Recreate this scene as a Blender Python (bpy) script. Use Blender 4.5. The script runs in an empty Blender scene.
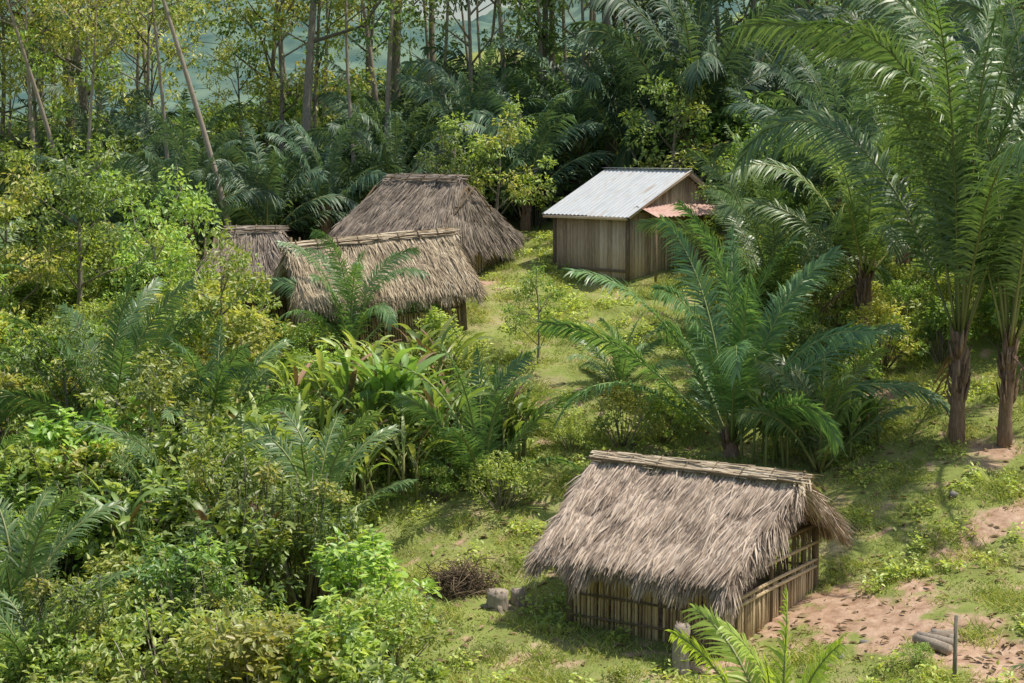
import bpy, math, random, numpy as np
from mathutils import Vector, noise as mnoise
random.seed(7)
rng = np.random.default_rng(7)
PI = math.pi
sc = bpy.context.scene
sc.view_settings.view_transform = 'Standard'
sc.view_settings.look = 'None'
sc.view_settings.exposure = 0

# ------------------------------------------------------------ helpers
def nrm(a):
    return a / (np.linalg.norm(a, axis=-1, keepdims=True) + 1e-9)

def ss(a, b, x):
    t = np.clip((x - a) / (b - a), 0, 1)
    return t * t * (3 - 2 * t)

class MB:
    def __init__(s):
        s.v = []; s.n = 0; s.f = []
    def add(s, v, f, m=0):
        v = np.asarray(v, float).reshape(-1, 3); f = np.asarray(f, int)
        s.v.append(v); s.f.append((f + s.n, m)); s.n += len(v)
    def mesh(s, name, mats, smooth=False):
        me = bpy.data.meshes.new(name)
        V = np.concatenate(s.v)
        loops = np.concatenate([f.ravel() for f, m in s.f])
        tot = np.concatenate([np.full(len(f), f.shape[1]) for f, m in s.f])
        mi = np.concatenate([np.full(len(f), m) for f, m in s.f])
        st = np.concatenate([[0], np.cumsum(tot)[:-1]])
        me.vertices.add(len(V)); me.vertices.foreach_set('co', V.ravel())
        me.loops.add(len(loops)); me.loops.foreach_set('vertex_index', loops)
        me.polygons.add(len(tot)); me.polygons.foreach_set('loop_start', st)
        me.polygons.foreach_set('material_index', mi)
        for m in mats: me.materials.append(m)
        if smooth: me.polygons.foreach_set('use_smooth', np.ones(len(tot), bool))
        me.update(calc_edges=True)
        return me

def obj(name, me, loc=(0, 0, 0), rz=0, scale=1, parent=None, rx=0, ry=0):
    o = bpy.data.objects.new(name, me)
    sc.collection.objects.link(o)
    o.location = loc; o.rotation_euler = (rx, ry, rz)
    o.scale = (scale,) * 3 if np.isscalar(scale) else scale
    if parent: o.parent = parent
    return o

def tube(mb, pts, rad, sides=6, m=0):
    pts = np.asarray(pts, float); n = len(pts)
    rad = np.full(n, rad) if np.isscalar(rad) else np.asarray(rad)
    T = nrm(np.gradient(pts, axis=0))
    ref = np.array([0, 0, 1.]) if abs(T[:, 2].mean()) < .8 else np.array([1., 0, 0])
    U = nrm(np.cross(T, ref)); V = np.cross(T, U)
    a = np.arange(sides) * 2 * PI / sides
    ring = U[:, None] * np.cos(a)[None, :, None] + V[:, None] * np.sin(a)[None, :, None]
    v = (pts[:, None] + ring * rad[:, None, None]).reshape(-1, 3)
    i = np.arange(n - 1)[:, None] * sides; j = np.arange(sides)[None]
    f = np.stack([i + j, i + (j + 1) % sides, i + sides + (j + 1) % sides, i + sides + j], -1).reshape(-1, 4)
    mb.add(v, f, m)
    mb.f.append((np.array([np.arange(sides)[::-1] + mb.n - n * sides]), m))
    mb.f.append((np.array([np.arange(sides) + mb.n - sides]), m))

def box(mb, c, h, R=None, m=0):
    v = np.array([[x, y, z] for x in (-1, 1) for y in (-1, 1) for z in (-1, 1)], float) * np.array(h)
    if R is not None: v = v @ np.array(R).T
    v = v + np.array(c)
    mb.add(v, [[0, 1, 3, 2], [4, 6, 7, 5], [0, 4, 5, 1], [2, 3, 7, 6], [0, 2, 6, 4], [1, 5, 7, 3]], m)

def leaves(mb, P, D, N, L, W, m=0):
    n = len(P); D = nrm(D); S = nrm(np.cross(D, N)); N2 = np.cross(S, D)
    L = L[:, None]; W = W[:, None]
    v = np.stack([P, P + D * .3 * L + S * .5 * W + N2 * .14 * W, P + D * .68 * L + S * .38 * W + N2 * .05 * W,
                  P + D * L - N2 * .18 * L,
                  P + D * .68 * L - S * .38 * W + N2 * .05 * W, P + D * .3 * L - S * .5 * W + N2 * .14 * W], 1)
    b = np.arange(n)[:, None] * 6
    f = np.concatenate([b + np.array([[0, 1, 2, 3]]), b + np.array([[0, 3, 4, 5]])])
    mb.add(v, f, m)

def strips(mb, P, D, S, L, W, G, prof, m=0):
    K = len(prof) - 1; n = len(P)
    rows = []
    for k, p in enumerate(prof):
        s = k / K
        c = P + D * (L * s)[:, None] + G * (L * s * s)[:, None]
        o = S * (W * .5 * p)[:, None]
        rows.append(np.stack([c + o, c - o], 1))
    v = np.stack(rows, 1)
    b = (np.arange(n) * (K + 1) * 2)[:, None, None] + (np.arange(K) * 2)[None, :, None]
    f = (b + np.array([0, 2, 3, 1])).reshape(-1, 4)
    mb.add(v, f, m)

# ------------------------------------------------------------ materials
def newmat(name):
    m = bpy.data.materials.new(name); m.use_nodes = True
    nt = m.node_tree; nt.nodes.clear()
    return m, nt, nt.nodes, nt.links

def ramp(nd, cols):
    r = nd.new('ShaderNodeValToRGB'); e = r.color_ramp.elements
    while len(e) < len(cols): e.new(.5)
    for i, (p, c) in enumerate(cols):
        e[i].position = p; e[i].color = (*c, 1)
    return r

def leafmat(name, cols, trans=.4, tcol=1.5, rough=.45, gloss=.04, objvar=.28, posnoise=False):
    m, nt, nd, lk = newmat(name)
    geo = nd.new('ShaderNodeNewGeometry'); oi = nd.new('ShaderNodeObjectInfo')
    r = ramp(nd, cols); lk.new(geo.outputs['Random Per Island'], r.inputs[0])
    hsv = nd.new('ShaderNodeHueSaturation'); hsv.inputs['Saturation'].default_value = .93
    mr = nd.new('ShaderNodeMapRange'); mr.inputs[3].default_value = 1 - objvar; mr.inputs[4].default_value = 1 + objvar
    mr2 = nd.new('ShaderNodeMapRange'); mr2.inputs[3].default_value = .47; mr2.inputs[4].default_value = .51
    if posnoise:
        nz = nd.new('ShaderNodeTexNoise'); nz.inputs['Scale'].default_value = .55; nz.inputs['Detail'].default_value = 3
        lk.new(geo.outputs['Position'], nz.inputs['Vector'])
        mr.inputs[1].default_value = .3; mr.inputs[2].default_value = .7; mr2.inputs[1].default_value = .7; mr2.inputs[2].default_value = .3
        lk.new(nz.outputs[0], mr.inputs[0]); lk.new(nz.outputs[0], mr2.inputs[0])
    else:
        lk.new(oi.outputs['Random'], mr.inputs[0])
        mm = nd.new('ShaderNodeMath'); mm.operation = 'FRACT'
        m7 = nd.new('ShaderNodeMath'); m7.operation = 'MULTIPLY'; m7.inputs[1].default_value = 7.31
        lk.new(oi.outputs['Random'], m7.inputs[0]); lk.new(m7.outputs[0], mm.inputs[0]); lk.new(mm.outputs[0], mr2.inputs[0])
    lk.new(mr.outputs[0], hsv.inputs['Value'])
    lk.new(mr2.outputs[0], hsv.inputs['Hue']); lk.new(r.outputs[0], hsv.inputs['Color'])
    p = nd.new('ShaderNodeBsdfDiffuse'); lk.new(hsv.outputs[0], p.inputs['Color'])
    t = nd.new('ShaderNodeBsdfTranslucent')
    mul = nd.new('ShaderNodeMix'); mul.data_type = 'RGBA'; mul.blend_type = 'MULTIPLY'; mul.inputs[0].default_value = 1
    lk.new(hsv.outputs[0], mul.inputs[6]); mul.inputs[7].default_value = (tcol * 1.15, tcol * 1.1, tcol * .5, 1)
    lk.new(mul.outputs[2], t.inputs[0])
    mx = nd.new('ShaderNodeMixShader'); mx.inputs[0].default_value = trans
    lk.new(p.outputs[0], mx.inputs[1]); lk.new(t.outputs[0], mx.inputs[2])
    g = nd.new('ShaderNodeBsdfGlossy'); g.inputs['Roughness'].default_value = rough; g.inputs['Color'].default_value = (1, 1, 1, 1)
    m2 = nd.new('ShaderNodeMixShader'); m2.inputs[0].default_value = gloss
    lk.new(mx.outputs[0], m2.inputs[1]); lk.new(g.outputs[0], m2.inputs[2])
    o = nd.new('ShaderNodeOutputMaterial'); lk.new(m2.outputs[0], o.inputs[0])
    return m

def woodmat(name, cols, scale=(6, 6, 1.2), rough=.85, bump=.4, mul=.55, big=0):
    m, nt, nd, lk = newmat(name)
    geo = nd.new('ShaderNodeNewGeometry'); tc = nd.new('ShaderNodeTexCoord')
    mp = nd.new('ShaderNodeMapping'); mp.inputs['Scale'].default_value = scale
    lk.new(tc.outputs['Object'], mp.inputs[0])
    nz = nd.new('ShaderNodeTexNoise'); nz.inputs['Scale'].default_value = 4; nz.inputs['Detail'].default_value = 5
    lk.new(mp.outputs[0], nz.inputs['Vector'])
    ad = nd.new('ShaderNodeMath'); ad.operation = 'MULTIPLY_ADD'; ad.inputs[1].default_value = mul
    sb = nd.new('ShaderNodeMath'); sb.operation = 'MULTIPLY_ADD'; sb.inputs[1].default_value = .9; sb.inputs[2].default_value = -.2
    lk.new(nz.outputs[0], sb.inputs[0]); lk.new(geo.outputs['Random Per Island'], ad.inputs[0]); lk.new(sb.outputs[0], ad.inputs[2])
    last = ad
    if big:
        n2 = nd.new('ShaderNodeTexNoise'); n2.inputs['Scale'].default_value = .8; n2.inputs['Detail'].default_value = 3
        lk.new(tc.outputs['Object'], n2.inputs['Vector'])
        a2 = nd.new('ShaderNodeMath'); a2.operation = 'MULTIPLY_ADD'; a2.inputs[1].default_value = big
        a3 = nd.new('ShaderNodeMath'); a3.operation = 'ADD'; a3.inputs[1].default_value = -big * .5
        lk.new(n2.outputs[0], a2.inputs[0]); lk.new(ad.outputs[0], a2.inputs[2]); lk.new(a2.outputs[0], a3.inputs[0]); last = a3
    r = ramp(nd, cols); lk.new(last.outputs[0], r.inputs[0])
    p = nd.new('ShaderNodeBsdfDiffuse'); lk.new(r.outputs[0], p.inputs['Color']); p.inputs['Roughness'].default_value = .5
    if bump > .2:
        b = nd.new('ShaderNodeBump'); b.inputs['Strength'].default_value = bump; b.inputs['Distance'].default_value = .02
        lk.new(nz.outputs[0], b.inputs['Height']); lk.new(b.outputs[0], p.inputs['Normal'])
    o = nd.new('ShaderNodeOutputMaterial'); lk.new(p.outputs[0], o.inputs[0])
    return m

M_bright = leafmat('leaf_bright', [(0, (.15, .26, .045)), (.5, (.26, .4, .07)), (1, (.39, .51, .11))])
M_mid = leafmat('leaf_mid', [(0, (.075, .16, .04)), (.5, (.15, .26, .06)), (1, (.25, .36, .09))])
M_yel = leafmat('leaf_yellow', [(0, (.26, .33, .06)), (.6, (.4, .46, .1)), (1, (.5, .48, .15))])
M_far = leafmat('leaf_far', [(0, (.05, .11, .06)), (.5, (.1, .18, .085)), (1, (.17, .26, .1))], rough=.6, gloss=.03)  # bluish cast paints slight distance haze into the far foliage
M_palm = leafmat('palm_leaf', [(0, (.07, .155, .055)), (.6, (.12, .23, .075)), (1, (.19, .31, .1))], trans=.36, rough=.42, gloss=.045, objvar=.15)
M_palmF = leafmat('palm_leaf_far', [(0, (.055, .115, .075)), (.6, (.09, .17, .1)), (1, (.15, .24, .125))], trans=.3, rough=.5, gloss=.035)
M_palmY = leafmat('palm_leaf_young', [(0, (.28, .42, .05)), (1, (.42, .57, .08))], trans=.42, rough=.45)
M_big = leafmat('broad_leaf', [(0, (.13, .24, .05)), (.6, (.22, .35, .075)), (1, (.34, .43, .12))], trans=.4, rough=.45, gloss=.04)
M_grass = leafmat('grass_blade', [(0, (.21, .28, .06)), (.6, (.33, .43, .09)), (.86, (.44, .47, .16)), (1, (.55, .49, .28))], trans=.3, rough=.7, gloss=.01, objvar=.35, posnoise=True)
M_dead = leafmat('dead_leaf', [(0, (.16, .11, .06)), (1, (.38, .27, .15))], trans=.15, tcol=1.1, rough=.8, gloss=.01)
M_bark = woodmat('bark', [(.1, (.08, .07, .055)), (.5, (.23, .2, .16)), (.9, (.42, .38, .32))])
M_barkpale = woodmat('bark_pale', [(.1, (.2, .16, .12)), (.6, (.38, .32, .26)), (.9, (.52, .46, .38))])
M_palmbark = woodmat('palm_bark', [(.1, (.08, .05, .035)), (.6, (.27, .18, .13)), (.95, (.46, .34, .25))])
M_stalk = leafmat('stalk', [(0, (.17, .22, .06)), (1, (.28, .3, .1))], trans=.05)
M_wood = woodmat('weathered_board', [(.05, (.22, .16, .11)), (.4, (.47, .355, .245)), (.75, (.64, .51, .38)), (1, (.74, .62, .49))], scale=(8, 8, .8))
M_pale = woodmat('paling_wood', [(.05, (.2, .14, .08)), (.45, (.46, .34, .21)), (.8, (.66, .52, .34)), (1, (.76, .62, .44))], scale=(8, 8, 1))
M_dark = woodmat('dark_pole', [(.1, (.07, .055, .04)), (.9, (.28, .21, .14))])
TS = (1.2, 1.2, 1.2)
M_thatch = woodmat('thatch', [(.0, (.17, .13, .1)), (.35, (.33, .255, .2)), (.65, (.48, .385, .31)), (.95, (.67, .56, .46))], scale=TS, bump=.1, mul=.72, big=.75)
M_thatch2 = woodmat('thatch_old', [(.0, (.11, .09, .075)), (.4, (.25, .205, .165)), (.8, (.39, .325, .265)), (1, (.5, .43, .36))], scale=TS, bump=.1, mul=.66, big=.6)
M_thatch3 = woodmat('thatch_dry', [(.0, (.2, .15, .1)), (.4, (.41, .325, .225)), (.8, (.6, .5, .36)), (1, (.74, .64, .49))], scale=TS, bump=.1, mul=.7, big=.7)
M_stone = woodmat('stone', [(.1, (.16, .14, .13)), (.9, (.4, .37, .33))], scale=(1, 1, 1))

def metalmat(name, c1, c2, c3, rough=.45, metal=.3):
    m, nt, nd, lk = newmat(name)
    tc = nd.new('ShaderNodeTexCoord'); mp = nd.new('ShaderNodeMapping'); mp.inputs['Scale'].default_value = (.5, 2.2, 1)
    lk.new(tc.outputs['Object'], mp.inputs[0])
    nz = nd.new('ShaderNodeTexNoise'); nz.inputs['Scale'].default_value = 2.0; nz.inputs['Detail'].default_value = 8
    lk.new(mp.outputs[0], nz.inputs['Vector'])
    r = ramp(nd, [(.3, c1), (.55, c2), (.75, c3)]); lk.new(nz.outputs[0], r.inputs[0])
    p = nd.new('ShaderNodeBsdfPrincipled'); lk.new(r.outputs[0], p.inputs['Base Color'])
    p.inputs['Roughness'].default_value = rough; p.inputs['Metallic'].default_value = metal
    o = nd.new('ShaderNodeOutputMaterial'); lk.new(p.outputs[0], o.inputs[0])
    return m
M_zinc = metalmat('zinc_sheet', (.46, .48, .5), (.56, .58, .59), (.4, .35, .31), metal=.1)
M_rust = metalmat('rusty_sheet', (.36, .2, .16), (.5, .33, .28), (.28, .16, .12), rough=.7, metal=.1)

# ------------------------------------------------------------ terrain
KY = [-50, 0, 30, 36, 39.5, 58, 64, 75, 95, 130, 200, 2000]
KZ = [-1, -1.5, -.7, 0, .1, 4.9, 6.0, 7.4, 10.5, 17, 22, 22]
def terr(x, y):
    x = np.asarray(x, float); y = np.asarray(y, float)
    z = sum(np.interp(y + o, KY, KZ) for o in (-1.5, -.5, .5, 1.5)) / 4
    z = z + 10 * (1 - ss(-2, 24, y))
    z = z + .15 * np.maximum(0, x - 6) * ss(200, 80, y)
    z = z - .08 * np.clip(-x - 1, 0, 40)
    far = ss(70, 110, y) * ss(4, 24, -x)
    z = z - far * np.maximum(0, z - 7) * .75
    z = z + .15 * np.sin(x * .9 + y * .4) * np.sin(y * .7 - x * .3) * (1 - np.exp(-((x - 4.3) ** 2 + (y - 37.5) ** 2) / 14))
    return z
def tz(x, y): return float(terr(x, y))

DIRT = [(7.5, 37.4, 1.4), (8.1, 36.4, 1.5), (8.7, 35.4, 1.4), (9.3, 34.4, 1.2), (9.9, 33.2, 1.1), (10.5, 32.2, 1.0), (7.4, 38.8, .9), (9.4, 38.2, .6), (10.4, 39.6, .5), (11.4, 40.7, .7), (12.6, 41.3, 1.0), (13.9, 41.4, 1.2), (15.2, 41.6, 1.4),
        (11.0, 49.5, .9), (13.0, 45.2, .9), (9.6, 50.5, .6), (4.4, 34.6, .6), (-1.2, 62.0, 1.0), (4.3, 38, 2.9)]
def dirt(x, y):
    wx = x + .6 * mnoise.noise(Vector((x * .9, y * .9, 11))); wy = y + .8 * mnoise.noise(Vector((x * .9, y * .9, 17)))
    d = 0
    for (a, b, r) in DIRT:
        d = max(d, 1.25 - math.hypot(wx - a, wy - b) / r)
    n = mnoise.fractal(Vector((x * 1.7, y * 1.7, 3)), 1.0, 2.0, 4)
    return min(1, max(0, d * 1.0 + n * .85 - .08))

def axis(a, b, lo, hi, st, n):
    mid = np.arange(a, b + .01, st)
    l = a - np.geomspace(st * 2, a - lo, n)[::-1]; r = b + np.geomspace(st * 2, hi - b, n)
    return np.concatenate([l, mid, r])
gx = axis(-28, 28, -900, 900, .3, 26); gy = axis(22, 74, -60, 1500, .3, 30)
X, Y = np.meshgrid(gx, gy); Z = terr(X, Y)
micro = np.array([mnoise.fractal(Vector((x * .6, y * .6, 0)), 1, 2, 4) if (abs(x) < 30 and 18 < y < 80) else 0 for x, y in zip(X.ravel(), Y.ravel())]).reshape(X.shape)
Z = Z + micro * .1
mb = MB()
nx, ny = len(gx), len(gy)
i = np.arange(ny - 1)[:, None] * nx; j = np.arange(nx - 1)[None]
mb.add(np.stack([X, Y, Z], -1).reshape(-1, 3), np.stack([i + j, i + j + 1, i + nx + j + 1, i + nx + j], -1).reshape(-1, 4))
gm, nt, nd, lk = newmat('hillside_ground')
at = nd.new('ShaderNodeAttribute'); at.attribute_name = 'dirt'
geo = nd.new('ShaderNodeNewGeometry')
n1 = nd.new('ShaderNodeTexNoise'); n1.inputs['Scale'].default_value = .7; n1.inputs['Detail'].default_value = 8
n2 = nd.new('ShaderNodeTexNoise'); n2.inputs['Scale'].default_value = 3; n2.inputs['Detail'].default_value = 9; n2.inputs['Roughness'].default_value = .6
lk.new(geo.outputs['Position'], n1.inputs['Vector']); lk.new(geo.outputs['Position'], n2.inputs['Vector'])
rg1 = ramp(nd, [(.3, (.15, .16, .055)), (.5, (.22, .26, .075)), (.7, (.32, .28, .15))]); lk.new(n1.outputs[0], rg1.inputs[0])
rd = ramp(nd, [(.3, (.25, .155, .1)), (.5, (.4, .27, .19)), (.72, (.52, .385, .285))]); lk.new(n2.outputs[0], rd.inputs[0])
ma = nd.new('ShaderNodeMath'); ma.operation = 'MULTIPLY_ADD'; ma.inputs[1].default_value = .9; lk.new(n2.outputs[0], ma.inputs[0])
lk.new(at.outputs['Fac'], ma.inputs[2])
st = ramp(nd, [(.6, (0, 0, 0)), (.95, (1, 1, 1))]); lk.new(ma.outputs[0], st.inputs[0])
mx = nd.new('ShaderNodeMix'); mx.data_type = 'RGBA'; lk.new(st.outputs[0], mx.inputs[0]); lk.new(rg1.outputs[0], mx.inputs[6]); lk.new(rd.outputs[0], mx.inputs[7])
p = nd.new('ShaderNodeBsdfDiffuse')
lk.new(mx.outputs[2], p.inputs['Color'])
bp = nd.new('ShaderNodeBump'); bp.inputs['Strength'].default_value = .6; bp.inputs['Distance'].default_value = .12
lk.new(n2.outputs[0], bp.inputs['Height']); lk.new(bp.outputs[0], p.inputs['Normal'])
oo = nd.new('ShaderNodeOutputMaterial'); lk.new(p.outputs[0], oo.inputs[0])
gme = mb.mesh('hillside_ground', [gm], smooth=True)
att = gme.attributes.new('dirt', 'FLOAT', 'POINT')
att.data.foreach_set('value', np.array([dirt(x, y) if (abs(x) < 30 and 18 < y < 80) else 0 for x, y in zip(X.ravel(), Y.ravel())]))
obj('hillside_ground', gme)

# distant hills, with aerial haze put into their colour
hm, nt, nd, lk = newmat('distant_hills')
geo = nd.new('ShaderNodeNewGeometry'); nz = nd.new('ShaderNodeTexNoise'); nz.inputs['Scale'].default_value = .07; nz.inputs['Detail'].default_value = 4
lk.new(geo.outputs['Position'], nz.inputs['Vector'])
r = ramp(nd, [(.38, (.07, .125, .115)), (.62, (.15, .215, .16))]); lk.new(nz.outputs[0], r.inputs[0])  # blue-green tint stands in for distance haze
d = nd.new('ShaderNodeBsdfDiffuse'); lk.new(r.outputs[0], d.inputs[0]); oo = nd.new('ShaderNodeOutputMaterial'); lk.new(d.outputs[0], oo.inputs[0])
hx = np.linspace(-700, 500, 401); hy = np.linspace(420, 1000, 194)
HX, HY = np.meshgrid(hx, hy)
def crowns(x, y):   # rounded tree-crown relief of the far forest
    q = mnoise.voronoi(Vector((x * .09, y * .09, 0)))[0][0]
    return max(0, 1 - q * 1.4)
HZ = np.array([45 * mnoise.fractal(Vector((x * .005, y * .005, 5)), 1, 2, 3) + 6 * crowns(x, y) for x, y in zip(HX.ravel(), HY.ravel())]).reshape(HX.shape)
prof = ss(420, 900, HY)
HZ = 14 + prof * 62 + HZ * (.15 + .85 * prof)
mb = MB(); nx, ny = len(hx), len(hy); i = np.arange(ny - 1)[:, None] * nx; j = np.arange(nx - 1)[None]
mb.add(np.stack([HX, HY, HZ], -1).reshape(-1, 3), np.stack([i + j, i + j + 1, i + nx + j + 1, i + nx + j], -1).reshape(-1, 4))
obj('distant_hills', mb.mesh('distant_hills', [hm], smooth=True))

# ------------------------------------------------------------ plants
def rand_unit(n):
    return nrm(rng.normal(size=(n, 3)))

def clump(mb, c, r, n, ls, m=0, flat=.75, droop=.2):
    u = rand_unit(n); rad = r * rng.uniform(.35, 1.05, n) ** .6
    P = np.array(c) + u * rad[:, None] * np.array([1, 1, flat])
    D = u * .8 + rand_unit(n) * .7 + np.array([0, 0, -droop])
    N = rand_unit(n) * .7 + u * .4 + np.array([0, 0, .8])
    L = ls * rng.uniform(.6, 1.25, n)
    leaves(mb, P, D, N, L, L * rng.uniform(.38, .55, n), m)

def shrub_mesh(name, H, R, nc, nl, ls, mat, mat2=None):
    mb = MB()
    for k in range(nc):
        a = rng.uniform(0, 2 * PI); q = math.sqrt(rng.uniform(0, 1)); h = rng.uniform(.3, 1)
        rr = R * q * math.sqrt(max(.1, 1 - (h - .35) ** 2 * 1.7))
        c = np.array([math.cos(a) * rr, math.sin(a) * rr, H * h])
        cr = rng.uniform(.22, .42) * R * .75
        b = np.array([c[0] * .15, c[1] * .15, 0])
        mid = (b + c) / 2 + np.array([c[0] * .1, c[1] * .1, .1 * H])
        tube(mb, [b, mid, c, c + (c - mid) * .3], [.03, .02, .012, .005], 3, 1)
        clump(mb, c, cr, int(nl * rng.uniform(.6, 1.3)), ls, 0 if (mat2 is None or rng.random() < .7) else 2)
    for k in range(nc // 2):
        a = rng.uniform(0, 2 * PI); q = R * rng.uniform(.1, .9)
        b = np.array([math.cos(a) * q, math.sin(a) * q, H * rng.uniform(.6, .85)])
        t = b + np.array([rng.normal() * .15, rng.normal() * .15, rng.uniform(.3, .75) * H * .5])
        tube(mb, [b, (b + t) / 2, t], [.012, .009, .004], 3, 1)
        n = 24; s = rng.uniform(0, 1, n)[:, None]; P = b + (t - b) * s
        D = rand_unit(n) * [1, 1, .4] + [0, 0, .25]; L = ls * rng.uniform(.8, 1.4, n)
        leaves(mb, P, D, rand_unit(n) * .3 + [0, 0, 1], L, L * .42, 0)
    return mb.mesh(name, [mat, M_bark, mat2 or mat])

shrubs = [
    shrub_mesh('shrub_a', 2.5, 1.5, 26, 72, .15, M_bright, M_yel),
    shrub_mesh('shrub_b', 2.9, 1.4, 26, 66, .18, M_mid, M_bright),
    shrub_mesh('shrub_c', 2.0, 1.7, 26, 80, .13, M_bright),
    shrub_mesh('shrub_d', 3.2, 1.5, 25, 50, .24, M_bright, M_mid),
    shrub_mesh('shrub_e', 2.6, 1.6, 25, 62, .18, M_yel, M_bright),
    shrub_mesh('shrub_f', 3.4, 1.3, 26, 76, .13, M_mid, M_yel),
]
far_shrubs = [
    shrub_mesh('understorey_a', 3.6, 2.4, 26, 75, .3, M_far, M_mid),
    shrub_mesh('understorey_b', 4.6, 2.1, 28, 75, .27, M_mid, M_bright),
    shrub_mesh('understorey_c', 3.2, 2.6, 26, 70, .36, M_far),
]

def frond(mb, base, az, length, e0, bend, npairs, ll, twist=0, w=.055, ml=0, ms=1, r0=.045, t0=.16, stiff=.3, bp=1.4, comb=.2):
    n = 16; t = np.linspace(0, 1, n); el = e0 - bend * t ** bp
    azv = az + rng.normal() * .3 * t
    T = np.stack([np.cos(azv) * np.cos(el), np.sin(azv) * np.cos(el), np.sin(el)], 1)
    pts = np.array(base) + np.concatenate([[[0, 0, 0]], np.cumsum(T[:-1], 0) * length / (n - 1)])
    tube(mb, pts, np.linspace(r0, .007, n), 4, ms)
    tl = np.clip(np.linspace(t0, .995, npairs) + rng.normal(size=npairs) * .003, 0, 1)
    P = np.stack([np.interp(tl, t, pts[:, k]) for k in range(3)], 1)
    TT = nrm(np.stack([np.interp(tl, t, T[:, k]) for k in range(3)], 1))
    S0 = np.array([-math.sin(az), math.cos(az), 0.])
    U0 = nrm(np.cross(TT, S0)); S0 = nrm(np.cross(U0, TT))
    tw = twist * tl
    S = S0 * np.cos(tw)[:, None] + U0 * np.sin(tw)[:, None]; U = np.cross(TT, S)
    LL = ll * np.interp(tl, [.15, .3, .6, .85, 1], [.65, 1, 1, .7, .4])
    for sg in (-1, 1):
        keep = rng.random(npairs) > .06
        ph = np.radians(58 - 28 * tl + rng.normal(size=npairs) * 5)[:, None]
        d = nrm(TT * np.cos(ph) + S * sg * np.sin(ph) + U * (rng.normal(size=(npairs, 1)) * .09 + .16))
        sv = nrm(np.cross(d, U + rng.normal(size=(npairs, 3)) * comb))
        L = LL * rng.uniform(.82, 1.1, npairs)
        G = np.zeros((npairs, 3)); G[:, 2] = -stiff * rng.uniform(.7, 1.7, npairs)
        strips(mb, P[keep], d[keep], sv[keep], L[keep], np.full(npairs, w)[keep], G[keep], [.6, 1, .65, .08], ml)

def palm_mesh(name, th, tr, nf, fl, ll=.95, emin=25, emax=86, npairs=62, leaf=None, w=.06, bendr=(.8, 1.5), stiff=.3, dead=2, lean=0, bp=1.4):
    mb = MB()
    top = np.array([lean * th, 0, th])
    if th > .3:
        k = max(6, int(th / .35)); s = np.linspace(0, 1, k)
        pts = np.stack([lean * th * s ** 1.5, .03 * np.sin(s * 7), th * s], 1); pts[0, 2] = -.5
        tube(mb, pts, tr * (1.25 - .35 * s + .06 * np.sin(np.arange(k) * 2.1)), 9, 2)
        for q in range(int(th * 18)):
            z = rng.uniform(.3, 1) * th; a = rng.uniform(0, 2 * PI)
            o = np.array([lean * th * (z / th) ** 1.5, 0, z]); dr = np.array([math.cos(a), math.sin(a), 0])
            tube(mb, [o + dr * tr * .6, o + dr * tr * 1.25 + [0, 0, .16], o + dr * tr * 1.7 + [0, 0, .5]], [.06, .05, .02], 4, 2)
    for q in range(nf):
        f = q / max(1, nf - 1)
        e = math.radians(emax - (emax - emin) * f ** 1.1 + rng.normal() * 4)
        az = q * 2.39996 + rng.normal() * .2
        b = top + np.array([math.cos(az), math.sin(az), 0]) * tr * (.3 + .6 * f) - np.array([0, 0, .15 * f])
        L = fl * rng.uniform(.82, 1.1) * (1 - .15 * f)
        frond(mb, b, az, L, e, rng.uniform(*bendr) * (.8 + .3 * f), npairs, ll, twist=rng.choice([-1, 1]) * rng.uniform(.3, 1.7), w=w, stiff=stiff, bp=bp)
    for q in range(dead):
        az = rng.uniform(0, 2 * PI)
        frond(mb, top - [0, 0, .3], az, fl * .4, math.radians(-25), 1.0, 30, ll * .6, w=w * .7, ml=3, ms=2, stiff=.8)
    return mb.mesh(name, [leaf or M_palm, M_stalk, M_palmbark, M_dead])

palmA = palm_mesh('cohune_a', .5, .2, 19, 7.6, .95, emin=30, emax=87, npairs=105, w=.06, bendr=(.8, 1.8), dead=1, bp=2.0)
palmA2 = palm_mesh('cohune_a2', .8, .2, 17, 6.6, .95, emin=35, emax=88, npairs=80, w=.06, bendr=(.8, 1.7), dead=1, bp=1.9)
palmTall = palm_mesh('cohune_tall', 3.0, .18, 16, 12.0, 1.25, emin=66, emax=88, npairs=125, bendr=(1.1, 2.4), w=.07, dead=1, bp=2.4, stiff=.45)
palmTall2 = palm_mesh('cohune_tall2', 2.8, .165, 14, 11.6, 1.2, emin=66, emax=88, npairs=120, bendr=(1.1, 2.3), w=.07, dead=1, bp=2.4, stiff=.45)
palmUp = palm_mesh('cohune_up', 2.2, .2, 16, 6.6, .9, emin=45, emax=88, npairs=80, w=.06, bendr=(1.1, 2.3), dead=1, bp=2.1, stiff=.4)
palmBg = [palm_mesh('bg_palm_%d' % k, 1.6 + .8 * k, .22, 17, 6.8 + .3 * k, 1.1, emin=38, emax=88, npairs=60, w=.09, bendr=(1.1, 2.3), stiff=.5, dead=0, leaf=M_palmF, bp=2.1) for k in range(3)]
palmS = palm_mesh('small_palm', .1, .1, 14, 3.4, .52, emin=42, emax=88, npairs=60, w=.04, bendr=(.7, 1.8), leaf=M_palm, dead=0, bp=1.9)
palmY = palm_mesh('young_palm', .1, .05, 10, 3.0, .5, emin=58, emax=89, npairs=70, w=.036, bendr=(.8, 1.6), leaf=M_palmY, dead=0, bp=1.8)

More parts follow.
